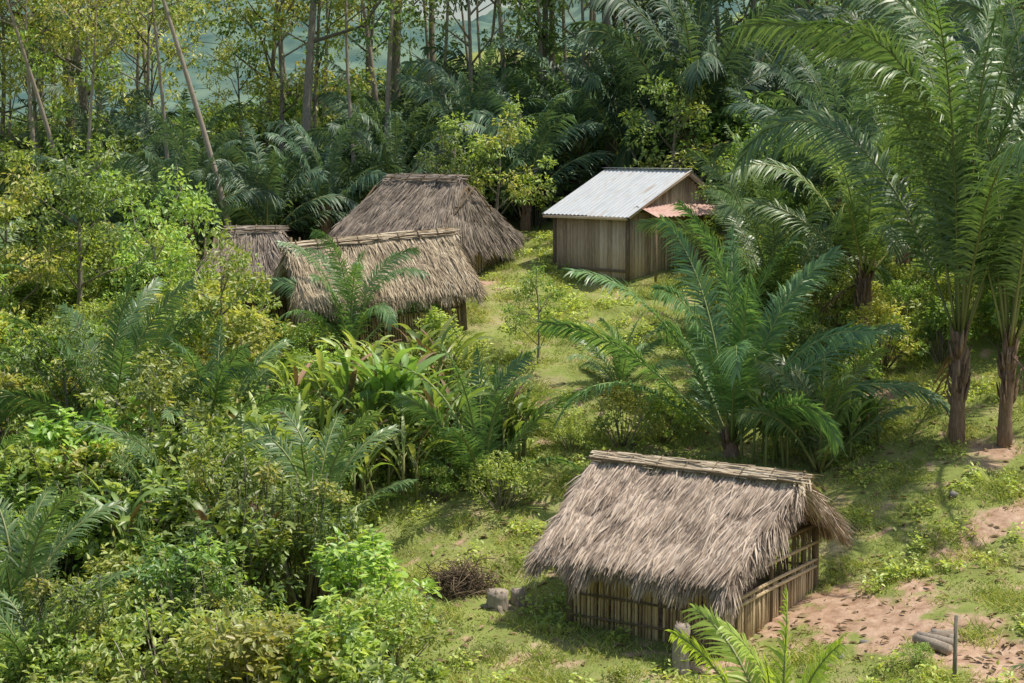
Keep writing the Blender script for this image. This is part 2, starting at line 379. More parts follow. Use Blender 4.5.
def bigleaf(mb, base, az, e0, plen, L, W, bend, m=0):
    n = 10; t = np.linspace(0, 1, n)
    ep = e0; d0 = np.array([math.cos(az) * math.cos(ep), math.sin(az) * math.cos(ep), math.sin(ep)])
    b2 = np.array(base) + d0 * plen
    tube(mb, [base, (np.array(base) + b2) / 2, b2], [.025, .02, .012], 4, 1)
    el = e0 - bend * t ** 1.2
    T = np.stack([np.cos(az) * np.cos(el), np.sin(az) * np.cos(el), np.sin(el)], 1)
    pts = b2 + np.concatenate([[[0, 0, 0]], np.cumsum(T[:-1], 0) * L / (n - 1)])
    S = np.array([-math.sin(az), math.cos(az), 0.]); U = np.cross(T, S)
    tw = rng.normal() * .5
    S = S * math.cos(tw) + U * math.sin(tw); U = np.cross(T, S)
    w = W * np.sin(PI * np.clip(t * .93 + .05, 0, 1)) ** .7 * .5
    ruf = rng.normal(size=n) * .05
    l = pts + S * (w * rng.uniform(.8, 1.05, n))[:, None] + U * (w * .35 + ruf * W)[:, None]; r = pts - S * (w * rng.uniform(.8, 1.05, n))[:, None] + U * (w * .35 - ruf * W)[:, None]
    v = np.stack([l, pts, r], 1).reshape(-1, 3)
    f = []
    for k in range(n - 1):
        f += [[k * 3, k * 3 + 1, k * 3 + 4, k * 3 + 3], [k * 3 + 1, k * 3 + 2, k * 3 + 5, k * 3 + 4]]
    mb.add(v, f, m)

def banana_mesh(name, ns, H, L, W, spread=.6, mat=None):
    mb = MB()
    for s in range(ns):
        a = rng.uniform(0, 2 * PI); q = spread * math.sqrt(rng.random())
        b = np.array([math.cos(a) * q, math.sin(a) * q, 0]); h = H * rng.uniform(.6, 1.1)
        t = b + np.array([rng.normal() * .12, rng.normal() * .12, h])
        tube(mb, [b - [0, 0, .2], (b + t) / 2, t], [.05, .04, .025], 6, 1)
        nl = rng.integers(6, 11)
        for k in range(nl):
            bb = b + (t - b) * rng.uniform(.35, 1)
            bigleaf(mb, bb, rng.uniform(0, 2 * PI), math.radians(rng.uniform(45, 86)), rng.uniform(.15, .4), L * rng.uniform(.6, 1.1), W * rng.uniform(.75, 1.15), rng.uniform(.5, 1.7), 0 if rng.random() < .95 else 2)
    return mb.mesh(name, [mat or M_big, M_stalk, M_dead])

heli = [banana_mesh('heliconia_a', 12, 1.7, 1.15, .16, .9), banana_mesh('heliconia_b', 14, 1.2, 1.0, .13, .9),
        banana_mesh('banana_c', 4, 1.9, 1.7, .27, .45)]

def tree_mesh(name, H, cr, nlimb, nl, ls, tr, mat, mat2=None, bark=None, lean=0, crown0=.45, vines=0, cs=1.0, nsub=4):
    mb = MB(); n = 9; s = np.linspace(0, 1, n)
    ph = rng.uniform(0, 6)
    pts = np.stack([lean * H * s + .02 * H * np.sin(s * 4 + ph), .02 * H * np.cos(s * 3.3 + ph), H * s - .6], 1)
    tube(mb, pts, tr * (1.15 - .85 * s), 8, 1)
    def at(f): return np.array([np.interp(f, s, pts[:, k]) for k in range(3)])
    for k in range(nlimb):
        f = crown0 + (1 - crown0) * (k + rng.random()) / nlimb; b = at(f)
        az = k * 2.4 + rng.normal() * .4; el = rng.uniform(.25, 1.0); L = cr * rng.uniform(.6, 1.1) * (1.15 - .5 * (f - crown0))
        d = np.array([math.cos(az) * math.cos(el), math.sin(az) * math.cos(el), math.sin(el)])
        m1 = b + d * L * .5 + rng.normal(size=3) * .1 * L; e = b + d * L + np.array([0, 0, .15 * L]) + rng.normal(size=3) * .1 * L
        tube(mb, [b, m1, e], [tr * .4, tr * .25, tr * .09], 5, 1)
        for q in range(nsub):
            b2 = m1 + (e - m1) * rng.uniform(-.3, 1); d2 = nrm(d + rng.normal(size=3) * .7); e2 = b2 + d2 * L * rng.uniform(.25, .5)
            tube(mb, [b2, (b2 + e2) / 2 + rng.normal(size=3) * .08, e2], [tr * .14, tr * .1, tr * .04], 4, 1)
            clump(mb, e2, cs * rng.uniform(.5, 1.0), int(nl * rng.uniform(.5, 1.2)), ls, 0 if rng.random() < .7 else 2, flat=.6)
    for k in range(vines):
        f = rng.uniform(.05, .75); c = at(f) + rng.normal(size=3) * [.35, .35, .1]
        clump(mb, c, rng.uniform(.4, .8), 60, .2, 2)
    return mb.mesh(name, [mat, bark or M_bark, mat2 or mat])

trees = [
    tree_mesh('forest_tree_a', 15, 4.5, 8, 90, .28, .22, M_far, M_mid, vines=12, crown0=.5),
    tree_mesh('forest_tree_b', 18, 5, 9, 90, .3, .26, M_mid, M_far, vines=10, crown0=.55),
    tree_mesh('forest_tree_c', 13, 3.4, 9, 80, .24, .16, M_mid, M_bright, crown0=.45, vines=5),
    tree_mesh('forest_tree_d', 17, 4.2, 8, 70, .26, .14, M_far, M_yel, bark=M_barkpale, crown0=.55, lean=.06),
    tree_mesh('forest_tree_e', 16, 3.0, 6, 50, .26, .11, M_yel, M_bright, bark=M_barkpale, crown0=.6, lean=-.04),
    tree_mesh('forest_tree_f', 11, 3.6, 9, 60, .24, .12, M_yel, M_bright, bark=M_bark, crown0=.4, cs=.9),
]
slender = tree_mesh('slender_tree', 17, 3.2, 6, 60, .24, .13, M_yel, M_bright, bark=M_barkpale, crown0=.72, lean=-.21)
midtrees = [
    tree_mesh('small_tree_a', 5.2, 2.0, 10, 70, .17, .08, M_bright, M_yel, crown0=.25, cs=.62),
    tree_mesh('small_tree_b', 6.5, 2.4, 11, 75, .19, .1, M_mid, M_bright, crown0=.25, cs=.72),
    tree_mesh('small_tree_c', 4.4, 1.9, 10, 65, .2, .08, M_bright, M_mid, crown0=.25, cs=.6),
]

def place(name, me, x, y, s=1, rz=None, dz=0, parent=None, rx=0):
    return obj(name, me, (x, y, tz(x, y) + dz), random.uniform(0, 6.28) if rz is None else rz, s, parent, rx=rx)

# --- named palms
place('cohune_palm', palmA, 6.1, 46.8, .97, 3.0)
place('cohune_palm', palmTall, 12.1, 45.8, 1.0, 2.6)
place('cohune_palm', palmTall2, 13.3, 45.4, 1.0, .6)
place('cohune_palm', palmUp, 11.1, 53.6, 1.0, .4)
place('cohune_palm', palmA2, 8.6, 55.5, .85, 2)
place('cohune_palm', palmA2, 16.3, 52, 1.0, 4)
place('cohune_palm', palmUp, 13.5, 59, 1.0, 4)
place('cohune_palm', palmS, 8.3, 45.4, 1.1, 1)
place('cohune_palm', palmS, 3.3, 51.5, .75, 2.2)
place('cohune_palm', palmA2, -11.4, 47.5, .85, 5)
place('cohune_palm', palmA2, -13.6, 43, .65, 2)
place('cohune_palm', palmS, -8.4, 47.5, 1.3, 3)
place('cohune_palm', palmS, -.8, 44.8, 1.35, 5.6)
place('cohune_palm', palmUp, -5.2, 54.6, .68, 4.2, dz=-1.0)
place('cohune_palm', palmS, -8.2, 41.5, 1.4, 2.0)
place('cohune_palm', palmS, -4.9, 42.2, 1.2, .8)
place('cohune_palm', palmS, -11.0, 37, 1.3, .8)
place('cohune_palm', palmS, -9.2, 32.5, 1.0, 4.8, dz=.3)
place('cohune_palm', palmA2, -19.3, 58, 1.0, 2.8)
place('young_palm', palmY, 4.25, 26.2, 1.25, 1.0, dz=1.05)
place('young_palm', palmY, 2.7, 28.0, .5, 2.3)
place('cohune_palm', palmS, 10.8, 30.5, .6, 1.3, dz=0)

# background palms
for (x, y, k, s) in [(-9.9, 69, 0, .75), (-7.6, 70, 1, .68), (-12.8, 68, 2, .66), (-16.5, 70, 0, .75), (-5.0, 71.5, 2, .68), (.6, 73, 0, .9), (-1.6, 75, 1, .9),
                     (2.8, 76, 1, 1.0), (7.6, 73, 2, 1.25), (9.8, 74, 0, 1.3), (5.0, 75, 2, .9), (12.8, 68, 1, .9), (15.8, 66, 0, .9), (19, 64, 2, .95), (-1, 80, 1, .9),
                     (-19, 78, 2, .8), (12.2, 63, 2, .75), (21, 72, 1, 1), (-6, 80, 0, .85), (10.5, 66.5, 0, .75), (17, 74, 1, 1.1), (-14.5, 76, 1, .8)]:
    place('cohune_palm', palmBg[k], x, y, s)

# heliconia / banana clumps mid
for (x, y, k, s) in [(-3.6, 47, 0, 1.2), (-2.9, 46.9, 2, 1.15), (-4.6, 46.2, 1, 1.2), (-1.9, 46.2, 0, 1.1), (-3.2, 45, 1, 1.2), (-5.4, 48.5, 0, 1.1), (-2.4, 49.5, 0, 1.1), (-.3, 46.3, 0, 1.0), (-4.2, 48.2, 2, .95),
                     (-.6, 48.5, 1, .9), (6.9, 45.8, 0, .9), (8.6, 46.4, 0, .9), (9.4, 46.6, 1, .9), (-7.6, 50.5, 0, .9), (-4.4, 50.5, 0, .9), (-6.6, 45, 0, 1.1), (-4.4, 44.5, 1, .9),
                     (-9.0, 39.5, 0, 1.3), (-6.4, 38.5, 0, 1.2), (-12, 43, 2, 1.0), (-4.4, 39.6, 1, 1.1)]:
    place('heliconia_plant', heli[k], x, y, s)

# mid small trees
for (x, y, k, s) in [(-8.6, 50.5, 0, 1.0), (-14.8, 58, 1, 1.05), (-12.5, 60, 2, 1.1), (-17, 57, 0, 1.2), (-17.5, 52, 2, 1.15), (-11.5, 55, 0, .9), (-9.5, 44.5, 2, .9), (-12.5, 47.5, 1, .7), (-7, 39.5, 0, .7),
                     (-.6, 69, 0, 1.0), (-2.2, 68.5, 1, .7), (.8, 53.5, 0, .55), (7.9, 62.5, 1, .6), (9.8, 64, 2, 1.0), (14, 58, 1, .8), (17.5, 56, 0, 1.0), (6.6, 70, 0, 1.2)]:
    place('broadleaf_tree', midtrees[k], x, y, s)
place('slender_tree', slender, -11.1, 68, 1.0, 0.0)
place('slender_tree', slender, -19.5, 76, .9, .4)
for (x, y, k, s, a) in [(-8.6, 74, 1, .9, 0), (-5.4, 76, 3, 1, 1), (-3.4, 78, 4, 1, 2), (-.4, 78, 3, 1, 4), (1.2, 79, 4, 1.05, 1), (4.2, 79, 1, 1, 3), (6.3, 80, 4, 1.1, 0), (-15, 74, 4, .9, 1), (-18, 73, 4, .8, 4), (-21.5, 78, 3, .8, 2), (-6.8, 75, 4, .9, 5), (11, 79, 0, 1, 1),
                        (-16.5, 78, 5, 1, 1), (-19.5, 80, 5, 1.1, 2), (-22.5, 82, 5, 1.1, 3), (-12.6, 80, 5, .7, 4), (-10.8, 79, 5, 1.1, 5), (-18.4, 86, 5, 1.1, 2), (-25, 84, 5, 1.2, 0), (-9.0, 80, 5, 1.15, 1), (-2, 76, 2, .9, 1), (3, 77, 2, .9, 1), (8, 80, 0, 1, 1)]:
    place('forest_tree', trees[k], x, y, s, a)

# ------------------------------------------------------------ scattered masses
def empty(name):
    e = bpy.data.objects.new(name, None); sc.collection.objects.link(e); return e
FOOT = [(4.3, 38, 3.9), (5.5, 65.3, 3.6), (-3.2, 64.5, 4.0), (-4.7, 57.5, 3.6), (-9, 60.5, 2.6), (4.0, 63.4, 3.2), (-7, 57, 2.5)]
def blocked(x, y, r=0):
    return any(math.hypot(x - a, y - b) < q + r for a, b, q in FOOT)

th = empty('shrub_thicket')
def xl(y): return np.interp(y, [15, 22, 28, 33, 37, 40, 43, 46, 50, 56, 60, 75], [-.5, -1.0, -1.3, -1.4, -2.4, -4.2, -4.6, -5.5, -6.5, -9.5, -11.5, -12])
cnt = 0
for k in range(6000):
    y = random.uniform(22, 66); x = random.uniform(-25, 0)
    if abs(x) > y * .31 + 2 or x > xl(y) - .6 or blocked(x, y, .5): continue
    if random.random() > .105: continue
    nn = mnoise.noise(Vector((x * .25, y * .25, 2)))
    s = random.uniform(.55, 1.0) + nn * .6
    if y < 28: s *= .85
    me = random.choice([shrubs[0], shrubs[2], shrubs[4]] if mnoise.noise(Vector((x * .2, y * .2, 7))) > -.05 else [shrubs[1], shrubs[3], shrubs[5], shrubs[0]])
    place('shrub', me, x, y, (s * random.uniform(1, 1.3), s * random.uniform(1, 1.3), s), parent=th, dz=-.1); cnt += 1
for k in range(300):
    y = random.uniform(42, 68); x = random.uniform(-7, 20)
    if blocked(x, y, .3): continue
    if -1.5 < x < 5.5 and 48 < y < 62 and random.random() < .97: continue
    if 6.5 < x < 15.5 and y < 50: continue
    if x > 7 and y > 50 or x < 0 and y < 55 or y > 66 or (42 < y < 45.5 and x < 1.5) or random.random() < .12:
        if x > 0 and y < 47: continue
        if -2 < x < 2.5 and 58 < y < 70: continue
        s = random.uniform(.35, .75)
        place('shrub', random.choice(shrubs), x, y, s, parent=th, dz=-.1); cnt += 1
for (x, y, s, k) in [(1.9, 28.8, .55, 2), (3.3, 30.3, .5, 4), (0.6, 29, .45, 0), (2.6, 31, .35, 1), (6.8, 50.5, .55, 0), (4.3, 48, .5, 3), (13.5, 32, .35, 0), (2.2, 32.5, .35, 0), (8.2, 33.6, .22, 2), (11.2, 34.5, .25, 0), (13.4, 37, .3, 2), (5.5, 29.5, .45, 3), (6.3, 30.5, .4, 2), (7.4, 31, .35, 0)]:
    place('shrub', shrubs[k], x, y, s, parent=th); cnt += 1

bg = empty('jungle_background_trees')
c2 = 0
for k in range(5000):
    y = random.uniform(71, 108); x = random.uniform(-40, 40)
    if abs(x) > y * .31 + 3: continue
    q = x / y
    if random.random() < .06:
        if y < 74 and -4 < x < 3: continue
        place('understorey', random.choice(far_shrubs), x, y, random.uniform(.7, 1.2), parent=bg, dz=-.3); c2 += 1
    elif random.random() < .028 and y > 77:
        if -.2 < q < -.14 and random.random() < .9: continue
        if q < -.1 and random.random() < .5: continue
        place('forest_tree', random.choice(trees), x, y, random.uniform(.75, 1.1), parent=bg); c2 += 1

# ------------------------------------------------------------ grass (single mesh)
cells = []
yy = 27.0
while yy < 72:
    xx = -13.0
    while xx < 23:
        x = xx + random.uniform(-.3, .3); y = yy + random.uniform(-.3, .3); xx += .5
        if abs(x) > y * .31 + .8 or x < xl(y) - 2.5: continue
        if math.hypot(x - 4.3, y - 38) < 2.4: continue
        dd = dirt(x, y)
        if dd > .3 + random.random() * .3: continue
        cells.append((x, y, mnoise.noise(Vector((x * .35, y * .35, 9))), mnoise.noise(Vector((x * .9, y * .9, 4)))))
    yy += .5
C = np.array(cells)
mb = MB()
per = 75
dens = np.clip(per * (1 + 1.6 * C[:, 3]), 12, 200).astype(int)
Cg = np.repeat(C, dens, 0); n = len(Cg)
xy = Cg[:, :2] + rng.normal(size=(n, 2)) * .24
P = np.stack([xy[:, 0], xy[:, 1], terr(xy[:, 0], xy[:, 1]) - .02], 1)
hgt = np.clip(.1 + .25 * np.maximum(0, Cg[:, 2]) + .45 * np.maximum(0, Cg[:, 3]), .08, .55)
D = nrm(rand_unit(n) * [1, 1, .2] * .8 + [0, 0, 1]); S = nrm(np.cross(D, rand_unit(n)))
strips(mb, P, D, S, hgt * rng.uniform(.5, 1.4, n), .022 * rng.uniform(.7, 1.4, n), rand_unit(n) * [.4, .4, 0] + [0, 0, -.3], [1, .8, .1], 0)
obj('meadow_grass', mb.mesh('meadow_grass', [M_grass]))
mb = MB()
sel = C[rng.random(len(C)) < np.clip(.12 + .6 * C[:, 2], .05, 1)]
Cw = np.repeat(sel, 60, 0); n = len(Cw); q = np.sqrt(rng.random(n)) * np.repeat(rng.uniform(.2, .5, len(sel)), 60); a = rng.uniform(0, 2 * PI, n)
xy = Cw[:, :2] + np.stack([q * np.cos(a), q * np.sin(a)], 1); hh = np.repeat(rng.uniform(.12, .5, len(sel)), 60)
P = np.stack([xy[:, 0], xy[:, 1], terr(xy[:, 0], xy[:, 1]) + hh * rng.random(n)], 1)
L = rng.uniform(.07, .16, n)
leaves(mb, P, rand_unit(n) * [1, 1, .5], rand_unit(n) * .5 + [0, 0, 1], L, L * .55)
obj('meadow_weeds', mb.mesh('meadow_weeds', [M_bright]))
mb = MB(); n = 3200
x = rng.uniform(-2, 14, n); y = rng.uniform(32, 52, n)
P = np.stack([x, y, terr(x, y) + .05], 1); L = rng.uniform(.08, .26, n)
leaves(mb, P, rand_unit(n) * [1, 1, .25], rand_unit(n) * .4 + [0, 0, 1], L, L * rng.uniform(.15, .5, n))
obj('leaf_litter', mb.mesh('leaf_litter', [M_dead]))

# ------------------------------------------------------------ huts
def thatch_face(mb, a, b, c, d, n, rows, m=0, lift=.1, L=(.5, .95), w=.028, side=.11):
    a, b, c, d = [np.array(q, float) for q in (a, b, c, d)]
    u = rng.random(n); row = rng.integers(0, rows, n); s = (row + rng.uniform(-.25, .45, n)) / rows
    s = np.clip(s, 0, 1)
    Tp = a + (b - a) * u[:, None]; Bt = d + (c - d) * u[:, None]
    P = Tp + (Bt - Tp) * s[:, None]
    dn = nrm(Bt - Tp); along = nrm(np.broadcast_to((c - d), P.shape)); N = nrm(np.cross(along, dn))
    if N[:, 2].mean() < 0: N = -N
    lump = np.array([mnoise.noise(Vector((p[0] * 1.6, p[1] * 1.6, p[2] * 1.6))) + .6 * mnoise.noise(Vector((p[0] * 5, p[1] * 5, p[2] * 5))) for p in P])
    P = P + N * (lift * rng.uniform(0, 1, n) + lump * .13)[:, None]
    D = nrm(dn + along * (rng.normal(size=n) * side + lump * .16)[:, None] + N * rng.normal(size=n)[:, None] * .07 + N * .04)
    S = nrm(np.cross(D, N) + N * rng.normal(size=n)[:, None] * .5)
    LL = rng.uniform(L[0], L[1], n) * (1 - .35 * s) * (1 + .35 * lump * s); G = np.zeros((n, 3)); G[:, 2] = -rng.uniform(.0, .22, n)
    strips(mb, P, D, S, LL, w * rng.uniform(.6, 1.4, n), G, [.9, 1, .25], m)

def fringe(mb, p, q, dn, out, n, L=(.4, .8), w=.03, m=0, depth=.18):
    p, q, dn, out = [np.array(z, float) for z in (p, q, dn, out)]
    t = rng.random(n); P = p + (q - p) * t[:, None] + rng.uniform(-.06, .1, (n, 1)) * np.array([0, 0, 1.]) - np.array([0, 0, 1.]) * rng.uniform(0, depth, (n, 1)) - out * rng.uniform(0, .25, (n, 1))
    D = nrm(dn + out * rng.uniform(.1, .8, (n, 1)) + rng.normal(size=(n, 3)) * .15)
    S = nrm(np.cross(D, rand_unit(n))); G = np.zeros((n, 3)); G[:, 2] = -rng.uniform(.1, .6, n)
    rag = np.array([1 + .8 * mnoise.noise(Vector((v[0] * 2.2, v[1] * 2.2, 3))) for v in P])
    strips(mb, P, D, S, rng.uniform(L[0], L[1], n) * rag, w * rng.uniform(.6, 1.4, n), G, [.9, 1, .2], m)

def palings(mb, p0, p1, h0, h1, step=.085, r=.036, z0=-.25, m=0, jit=.04):
    p0 = np.array(p0, float); p1 = np.array(p1, float); n = int(np.linalg.norm(p1 - p0) / step)
    for k in range(n):
        if rng.random() < .03: continue
        f = (k + .5) / n; c = p0 + (p1 - p0) * f + rng.normal(size=2) * .008; h = h0 + (h1 - h0) * f + rng.normal() * jit
        tl = rng.normal(size=2) * .015
        tube(mb, [[c[0], c[1], z0], [c[0] + tl[0] * .5, c[1] + tl[1] * .5, h / 2], [c[0] + tl[0], c[1] + tl[1], h]], np.array([1, .95, .9]) * r * rng.uniform(.7, 1.15), 5, m)

def hut(name, cx, cy, rot, RL, EL, W, zr, ze, wl, ww, mat, nf, hipR=False, hipL=False, z0=None, wallh=None, tilt=0, dz=0, cap=None):
    root = empty(name); root.location = (cx, cy, (tz(cx, cy) if z0 is None else z0) + dz); root.rotation_euler = (0, tilt, rot)
    mb = MB()
    for sy, nn in ((-1, nf), (1, nf // 2)):
        a = (-RL, 0, zr); b = (RL, 0, zr); c = (EL, sy * W, ze); d = (-EL, sy * W, ze)
        v = np.array([a, b, c, d], float); lo = v - [0, 0, .14]
        mb.add(np.concatenate([v, lo]), [[0, 1, 2, 3], [7, 6, 5, 4], [3, 2, 6, 7], [0, 3, 7, 4], [1, 5, 6, 2]], 0)
        thatch_face(mb, a, b, c, d, nn, 11, L=(.45, .95))
        fringe(mb, d, c, (0, sy * .75, -.75), (0, sy * .3, 0), nn // 5, L=(.15, .45))
        dn = nrm(np.array([0, sy * W, ze - zr], float))
        for sx, hip in ((1, hipR), (-1, hipL)):
            if not hip:
                fringe(mb, (sx * RL, 0, zr), (sx * EL, sy * W, ze), dn * 1.1, (sx, 0, 0), nn // 5, L=(.25, .6), depth=.22)
    for sx, hip in ((1, hipR), (-1, hipL)):
        if hip:
            a = (sx * RL, 0, zr); c = (sx * (EL + .02), W, ze); d = (sx * (EL + .02), -W, ze)
            v = np.array([a, c, d], float)
            mb.add(v, [[0, 1, 2]], 0)
            thatch_face(mb, a, a, c, d, nf // 2, 9, L=(.45, .9))
            fringe(mb, d, c, (sx * .7, 0, -.75), (sx * .3, 0, 0), nf // 7, L=(.2, .5))
    obj('thatch_roof', mb.mesh(name + '_thatch', [mat]), parent=root)
    mb = MB(); n = int(RL * 2 * 120)
    sl_ = (zr - ze) / W
    for sy in (-1, 1):
        P = np.stack([rng.uniform(-RL - .1, RL + .1, n), rng.normal(size=n) * .04 - sy * .05, zr + .12 + rng.uniform(0, .04, n)], 1)
        D = nrm(np.stack([rng.normal(size=n) * .3, np.full(n, sy * 1.), np.full(n, -.28)], 1)); S = nrm(np.cross(D, [0, 0, 1.]))
        G = np.zeros((n, 3)); G[:, 2] = -.35
        strips(mb, P, D, S, rng.uniform(.3, .55, n), np.full(n, .04), G, [1, 1, .5], 0)
    n = int(RL * 330)
    yq = rng.uniform(-.3, .3, n)
    P = np.stack([rng.uniform(-RL - .15, RL - .5, n), yq, zr + .2 + rng.uniform(0, .06, n) - np.abs(yq) * sl_ * 1.1], 1)
    D = nrm(np.stack([np.ones(n), rng.normal(size=n) * .07, rng.normal(size=n) * .02], 1)); S = nrm(np.cross(D, np.stack([np.zeros(n), np.sign(yq) * sl_, np.ones(n)], 1)))
    strips(mb, P, D, S, rng.uniform(.5, 1.0, n), np.full(n, .045), np.zeros((n, 3)), [1, 1, .5], 0)
    x = np.linspace(-RL - .1, RL + .1, 8)
    for yv in (-.33, .33):
        tube(mb, np.stack([x, np.full(8, yv) + rng.normal(size=8) * .02, np.full(8, zr + .1) + rng.normal(size=8) * .015], 1), .024, 5, 1)
    for xq in np.arange(-RL + .3, RL, .7):
        tube(mb, [[xq, -.4, zr + .02], [xq + .03, 0, zr + .28], [xq, .4, zr + .02]], .018, 4, 1)
    obj('ridge_cap', mb.mesh(name + '_ridge', [cap or mat, M_dark]), parent=root)
    mb = MB(); hw = ww / 2; hl = wl / 2; slope = (zr - ze) / W
    wz = zr - slope * hw - .17
    for sx in (-1, 1):
        for sy in (-1, 1):
            tube(mb, [[sx * hl, sy * hw, -.4], [sx * hl + .02, sy * hw, wz / 2], [sx * hl, sy * hw, wz]], [.1, .09, .085], 8, 0)
        tube(mb, [[sx * hl, 0, -.3], [sx * hl, .03, zr / 2], [sx * hl, 0, zr - .2]], .07, 7, 0)
        tube(mb, [[sx * hl, -hw - .2, wz], [sx * hl, 0, wz + .02], [sx * hl, hw + .2, wz]], .055, 6, 0)
        for sy in (-1, 1):
            tube(mb, [[sx * (hl + .05), 0, zr - .2], [sx * (hl + .05), sy * (W - .15), ze - .12]], .045, 6, 0)
            tube(mb, [[sx * (hl + .35), 0, zr - .2], [sx * (hl + .3), sy * (W - .15), ze - .12]], .035, 6, 0)
    for sy in (-1, 1):
        tube(mb, [[-hl - .4, sy * hw, wz + .04], [0, sy * hw, wz + .02], [hl + .4, sy * hw, wz + .04]], .055, 6, 0)
        for f in (.33, .66): tube(mb, [[-EL + .1, sy * W * f, zr - slope * W * f - .2], [EL - .1, sy * W * f, zr - slope * W * f - .2]], .03, 5, 0)
        for f in np.linspace(-.8, .8, 6): tube(mb, [[f * hl, 0, zr - .2], [f * hl, sy * (W - .1), ze - .15]], .03, 5, 0)
    tube(mb, [[-RL + .1, 0, zr - .2], [RL - .1, 0, zr - .2]], .05, 6, 0)
    obj('pole_frame', mb.mesh(name + '_frame', [M_dark]), parent=root)
    mb = MB()
    H = wallh or wz - .05
    for sy in (-1, 1): palings(mb, (-hl + .1, sy * (hw - .02)), (hl - .1, sy * (hw - .02)), wz - .05, wz - .05)
    palings(mb, (-hl, -hw + .1), (-hl, hw - .1), H, H)
    palings(mb, (hl, -hw + .12), (hl, hw - .12), H if wallh is None else wallh * .95, H if wallh is None else wallh)
    for z in (.3, .8):
        for sy in (-1, 1): tube(mb, [[-hl, sy * (hw + .05), z], [hl, sy * (hw + .05), z + .02]], .028, 5, 1)
    if wallh:
        for z in (wallh + .06, wallh - .1, wallh + .48):
            tube(mb, [[hl + .06, -hw, z - .04], [hl + .06, 0, z + .01], [hl + .06, hw, z]], .04, 6, 0)
    obj('paling_wall', mb.mesh(name + '_walls', [M_pale, M_dark]), parent=root)
    return root

R33 = math.radians(-33)
hut('thatched_hut', 4.2, 38.2, R33, 2.6, 2.35, 3.0, 3.3, 1.74, 3.7, 5.0, M_thatch, 17000, wallh=.95, z0=-.02, cap=M_thatch3)
hut('thatched_hut', -3.3, 64.3, math.radians(-32), 1.6, 2.45, 3.0, 3.6, 1.4, 3.8, 4.8, M_thatch2, 8000, hipR=True, hipL=True)
hut('thatched_hut', -4.6, 57.6, math.radians(20), 2.85, 2.95, 2.4, 3.1, 1.5, 5.0, 4.0, M_thatch3, 9000, tilt=-.07, dz=-.15)
hut('thatched_hut', -9.2, 60.6, math.radians(5), .9, 2.0, 2.1, 2.9, 1.3, 2.6, 2.8, M_thatch2, 4000, hipL=True, hipR=True)

# ------------------------------------------------------------ plank cabin
cab = empty('plank_cabin'); cab.location = (4.2, 62.0, tz(4.8, 63) - .1); cab.rotation_euler = (0, 0, math.radians(45))
CL, CW = 3.6, 4.7; xr, zr, ze, zb = 3.1, 3.85, 2.4, 2.95
def roofz(x): return ze + (zr - ze) * (x / xr) if x < xr else zr - (zr - zb) * (x - xr) / (CW - xr)
mb = MB()
def plankwall(mb, fixed, ax, a, b, hf):
    t = a
    while t < b - .02:
        w = min(rng.uniform(.13, .24), b - t)
        h = hf(t + w / 2) - .04 - abs(rng.normal()) * .01; z0 = -.5
        th_ = .014 + rng.random() * .008
        c = (t + w / 2, fixed, (h + z0) / 2) if ax == 'x' else (fixed, t + w / 2, (h + z0) / 2)
        hh = (w / 2 - .008, th_, (h - z0) / 2) if ax == 'x' else (th_, w / 2 - .008, (h - z0) / 2)
        box(mb, c, hh); t += w
plankwall(mb, 0, 'y', .03, CL, lambda t: ze)
plankwall(mb, CW, 'y', .03, CL, lambda t: zb)
plankwall(mb, 0, 'x', .03, CW, roofz)
plankwall(mb, CL, 'x', .03, CW, roofz)
obj('plank_walls', mb.mesh('plank_walls', [M_wood]), parent=cab)
mb = MB()
for (x, y, h) in [(-.03, -.03, ze), (-.03, CL, ze), (CW, -.03, zb), (CW, CL, zb)]: box(mb, (x, y, h / 2 - .3), (.06, .06, h / 2 + .25))
box(mb, (CW / 2, -.05, 2.42), (CW / 2 - .08, .02, .05))
box(mb, (-.05, CL / 2, .25), (.02, CL / 2, .05))
obj('corner_posts', mb.mesh('corner_posts', [M_dark]), parent=cab)
def corr(mb, x0, z0, x1, z1, y0, y1, m=0, pitch=.2, amp=.018):
    ys = np.arange(y0, y1 + .001, pitch / 4); k = len(ys)
    off = amp * np.sin(2 * PI * ys / pitch)
    top = np.stack([np.full(k, x0), ys, z0 + off], 1); bot = np.stack([np.full(k, x1), ys, z1 + off], 1)
    i = np.arange(k - 1); f = np.stack([i, i + 1, k + i + 1, k + i], 1)
    mb.add(np.concatenate([top, bot]), f, m); mb.add(np.concatenate([top, bot]) - [0, 0, .012], f[:, ::-1], m)
mb = MB()
sl = (zr - ze) / xr
corr(mb, xr + .04, zr + .05, -.45, ze - sl * .45 + .05, -.4, 1.62); corr(mb, xr + .04, zr + .06, -.42, ze - sl * .42 + .06, 1.6, CL + .35)
sb_ = (zr - zb) / (CW - xr)
corr(mb, xr - .02, zr + .04, CW + .35, zb - sb_ * .35 + .04, -.4, CL + .35)
box(mb, (xr, CL / 2, zr + .1), (.1, CL / 2 + .38, .008), m=0)
obj('metal_roof', mb.mesh('metal_roof', [M_zinc]), parent=cab)
mb = MB()
ang = -math.atan(sl); Rm = [[math.cos(ang), 0, math.sin(ang)], [0, 1, 0], [-math.sin(ang), 0, math.cos(ang)]]
box(mb, (xr / 2 - .2, -.36, (ze + zr) / 2 - .11), (xr / 2 + .3, .02, .06), Rm)
ang2 = math.atan(sb_); Rm2 = [[math.cos(ang2), 0, math.sin(ang2)], [0, 1, 0], [-math.sin(ang2), 0, math.cos(ang2)]]
box(mb, ((xr + CW) / 2 + .15, -.36, (zb + zr) / 2 - .13), ((CW - xr) / 2 + .2, .02, .06), Rm2)
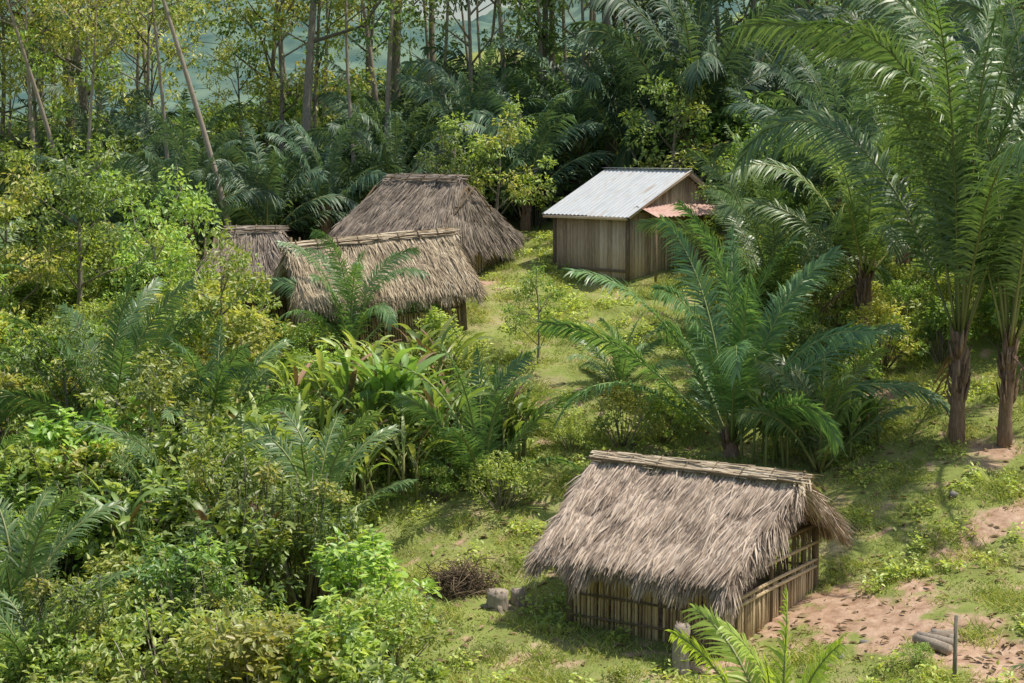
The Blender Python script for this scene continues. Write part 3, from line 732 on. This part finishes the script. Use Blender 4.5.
box(mb, (-.38, CL / 2, ze - sl * .4 - .04), (.02, CL / 2 + .3, .05))
obj('roof_fascia', mb.mesh('roof_fascia', [M_wood]), parent=cab)
mb = MB()
xs = np.arange(.3, CW + .6, .06); k = len(xs); off = .02 * np.sin(xs * 2 * PI / .24)
top = np.stack([xs, np.full(k, -.07), 2.65 + off], 1); bot = np.stack([xs, np.full(k, -1.1), 2.25 + off], 1)
i = np.arange(k - 1); mb.add(np.concatenate([top, bot]), np.stack([i, i + 1, k + i + 1, k + i], 1))
for x in (.4, 2.4, 4.6): tube(mb, [[x, -1.0, -.5], [x, -1.0, 2.22]], .05, 6, 1)
obj('rusty_awning', mb.mesh('rusty_awning', [M_rust, M_dark]), parent=cab)

# ------------------------------------------------------------ yard items
def stump(name, x, y, r, h, mat):
    mb = MB(); n = 6; zz = np.linspace(-.2, h, n)
    tube(mb, np.stack([.03 * np.sin(zz * 4), .02 * np.cos(zz * 5), zz], 1), r * (1 + .35 * np.exp(-(zz + .2) * 5) + .04 * np.sin(zz * 17)), 12, 0)
    for k in range(7):   # splintered rim left by the axe
        a = rng.uniform(0, 2 * PI); c = np.array([math.cos(a) * r * .7, math.sin(a) * r * .7, h - .04])
        tube(mb, [c, c + [0, 0, .05], c + [0, 0, rng.uniform(.07, .13)]], [r * .2, r * .14, r * .04], 4)
    for k in range(4):
        a = k * 1.6 + .4; d_ = np.array([math.cos(a), math.sin(a), 0])
        tube(mb, [d_ * r * .7 + [0, 0, .12], d_ * r * 1.3 + [0, 0, .02], d_ * r * 2 - [0, 0, .12]], [r * .35, r * .25, r * .1], 6)
    place(name, mb.mesh(name, [mat], False), x, y, 1)
stump('tree_stump', -.35, 37.9, .24, .42, M_barkpale)
stump('tree_stump', .15, 38.5, .17, .34, M_barkpale)
stump('log_post', 3.5, 34.25, .17, .95, M_barkpale)
mb = MB()
for k in range(700):
    c = np.array([rng.normal() * .3, rng.normal() * .3, abs(rng.normal()) * .25]); d_ = nrm(rng.normal(size=3) * [1, 1, .5]); L = rng.uniform(.15, .42)
    tube(mb, [c - d_ * L, c + rng.normal(size=3) * .05, c + d_ * L], [.014, .012, .005], 3)
place('brush_pile', mb.mesh('brush_pile', [M_dark]), -1.2, 39.2, 1)
mb = MB()
for k, (a, L, r) in enumerate([(2.2, .9, .12), (2.5, .8, .1), (1.9, .7, .09), (.4, .5, .1), (2.3, .6, .11)]):
    d_ = np.array([math.cos(a), math.sin(a), .05]); c = np.array([k * .1 - .2, k * .14 - .2, .1 + .06 * (k % 2)])
    tube(mb, [c - d_ * L / 2, c, c + d_ * L / 2], [r, r * 1.05, r * .9], 7)
place('split_logs', mb.mesh('split_logs', [M_barkpale]), 8.9, 34.6, 1, 0)
mb = MB(); tube(mb, [[0, 0, -.3], [.02, 0, .5], [-.01, 0, 1.35]], [.05, .045, .04], 7); place('fence_post', mb.mesh('fence_post', [M_bark]), 8.7, 32.6, 1)
mb = MB()
tube(mb, [[-.9, 0, .08], [0, .05, .1], [1.0, 0, .08]], [.09, .08, .06], 7); place('fallen_log', mb.mesh('fallen_log', [M_palmbark]), 10.2, 47.5, 1, .5)
for (x, y, r) in [(7.5, 35.4, .1), (11.2, 42.6, .12), (6.9, 34.8, .08), (12.6, 40.5, .12)]:
    mb = MB(); u = np.linspace(0, PI, 7); vv = np.linspace(0, 2 * PI, 10)[:-1]
    V = np.array([[math.sin(a) * math.cos(b), math.sin(a) * math.sin(b), math.cos(a) * .65] for a in u for b in vv]) * r
    V = np.array([p * (1 + .5 * mnoise.noise(Vector(p * 14 + x))) for p in V])
    F = [[i_ * 9 + j_, (i_ + 1) * 9 + j_, (i_ + 1) * 9 + (j_ + 1) % 9, i_ * 9 + (j_ + 1) % 9] for i_ in range(6) for j_ in range(9)]
    mb.add(V, F); place('rock', mb.mesh('rock', [M_stone]), x, y, 1, dz=r * .2)

# ------------------------------------------------------------ light, sky, camera
S = Vector((.5, .02, 1.0)).normalized()
sun = bpy.data.lights.new('sun', 'SUN'); sun.energy = 5.0; sun.angle = math.radians(.53); sun.color = (1, .94, .81)
so = bpy.data.objects.new('sun', sun); sc.collection.objects.link(so); so.rotation_euler = S.to_track_quat('Z', 'Y').to_euler()
w = bpy.data.worlds.new('World'); sc.world = w; w.use_nodes = True; nt = w.node_tree
bgn = nt.nodes['Background']; sky = nt.nodes.new('ShaderNodeTexSky'); sky.sky_type = 'NISHITA'; sky.sun_disc = False
sky.sun_elevation = math.asin(S.z); sky.sun_rotation = math.atan2(S.x, S.y); sky.dust_density = 2.5; sky.air_density = 1.2
nt.links.new(sky.outputs[0], bgn.inputs[0]); bgn.inputs[1].default_value = .145

cam = bpy.data.cameras.new('camera'); cam.lens = 60; cam.sensor_width = 36; cam.clip_end = 4000
co = bpy.data.objects.new('camera', cam); sc.collection.objects.link(co)
co.location = (0, 0, 10.6); co.rotation_euler = (math.radians(90 - 6.5), 0, 0)
sc.camera = co
print('COUNTS', cnt, c2, len(C))
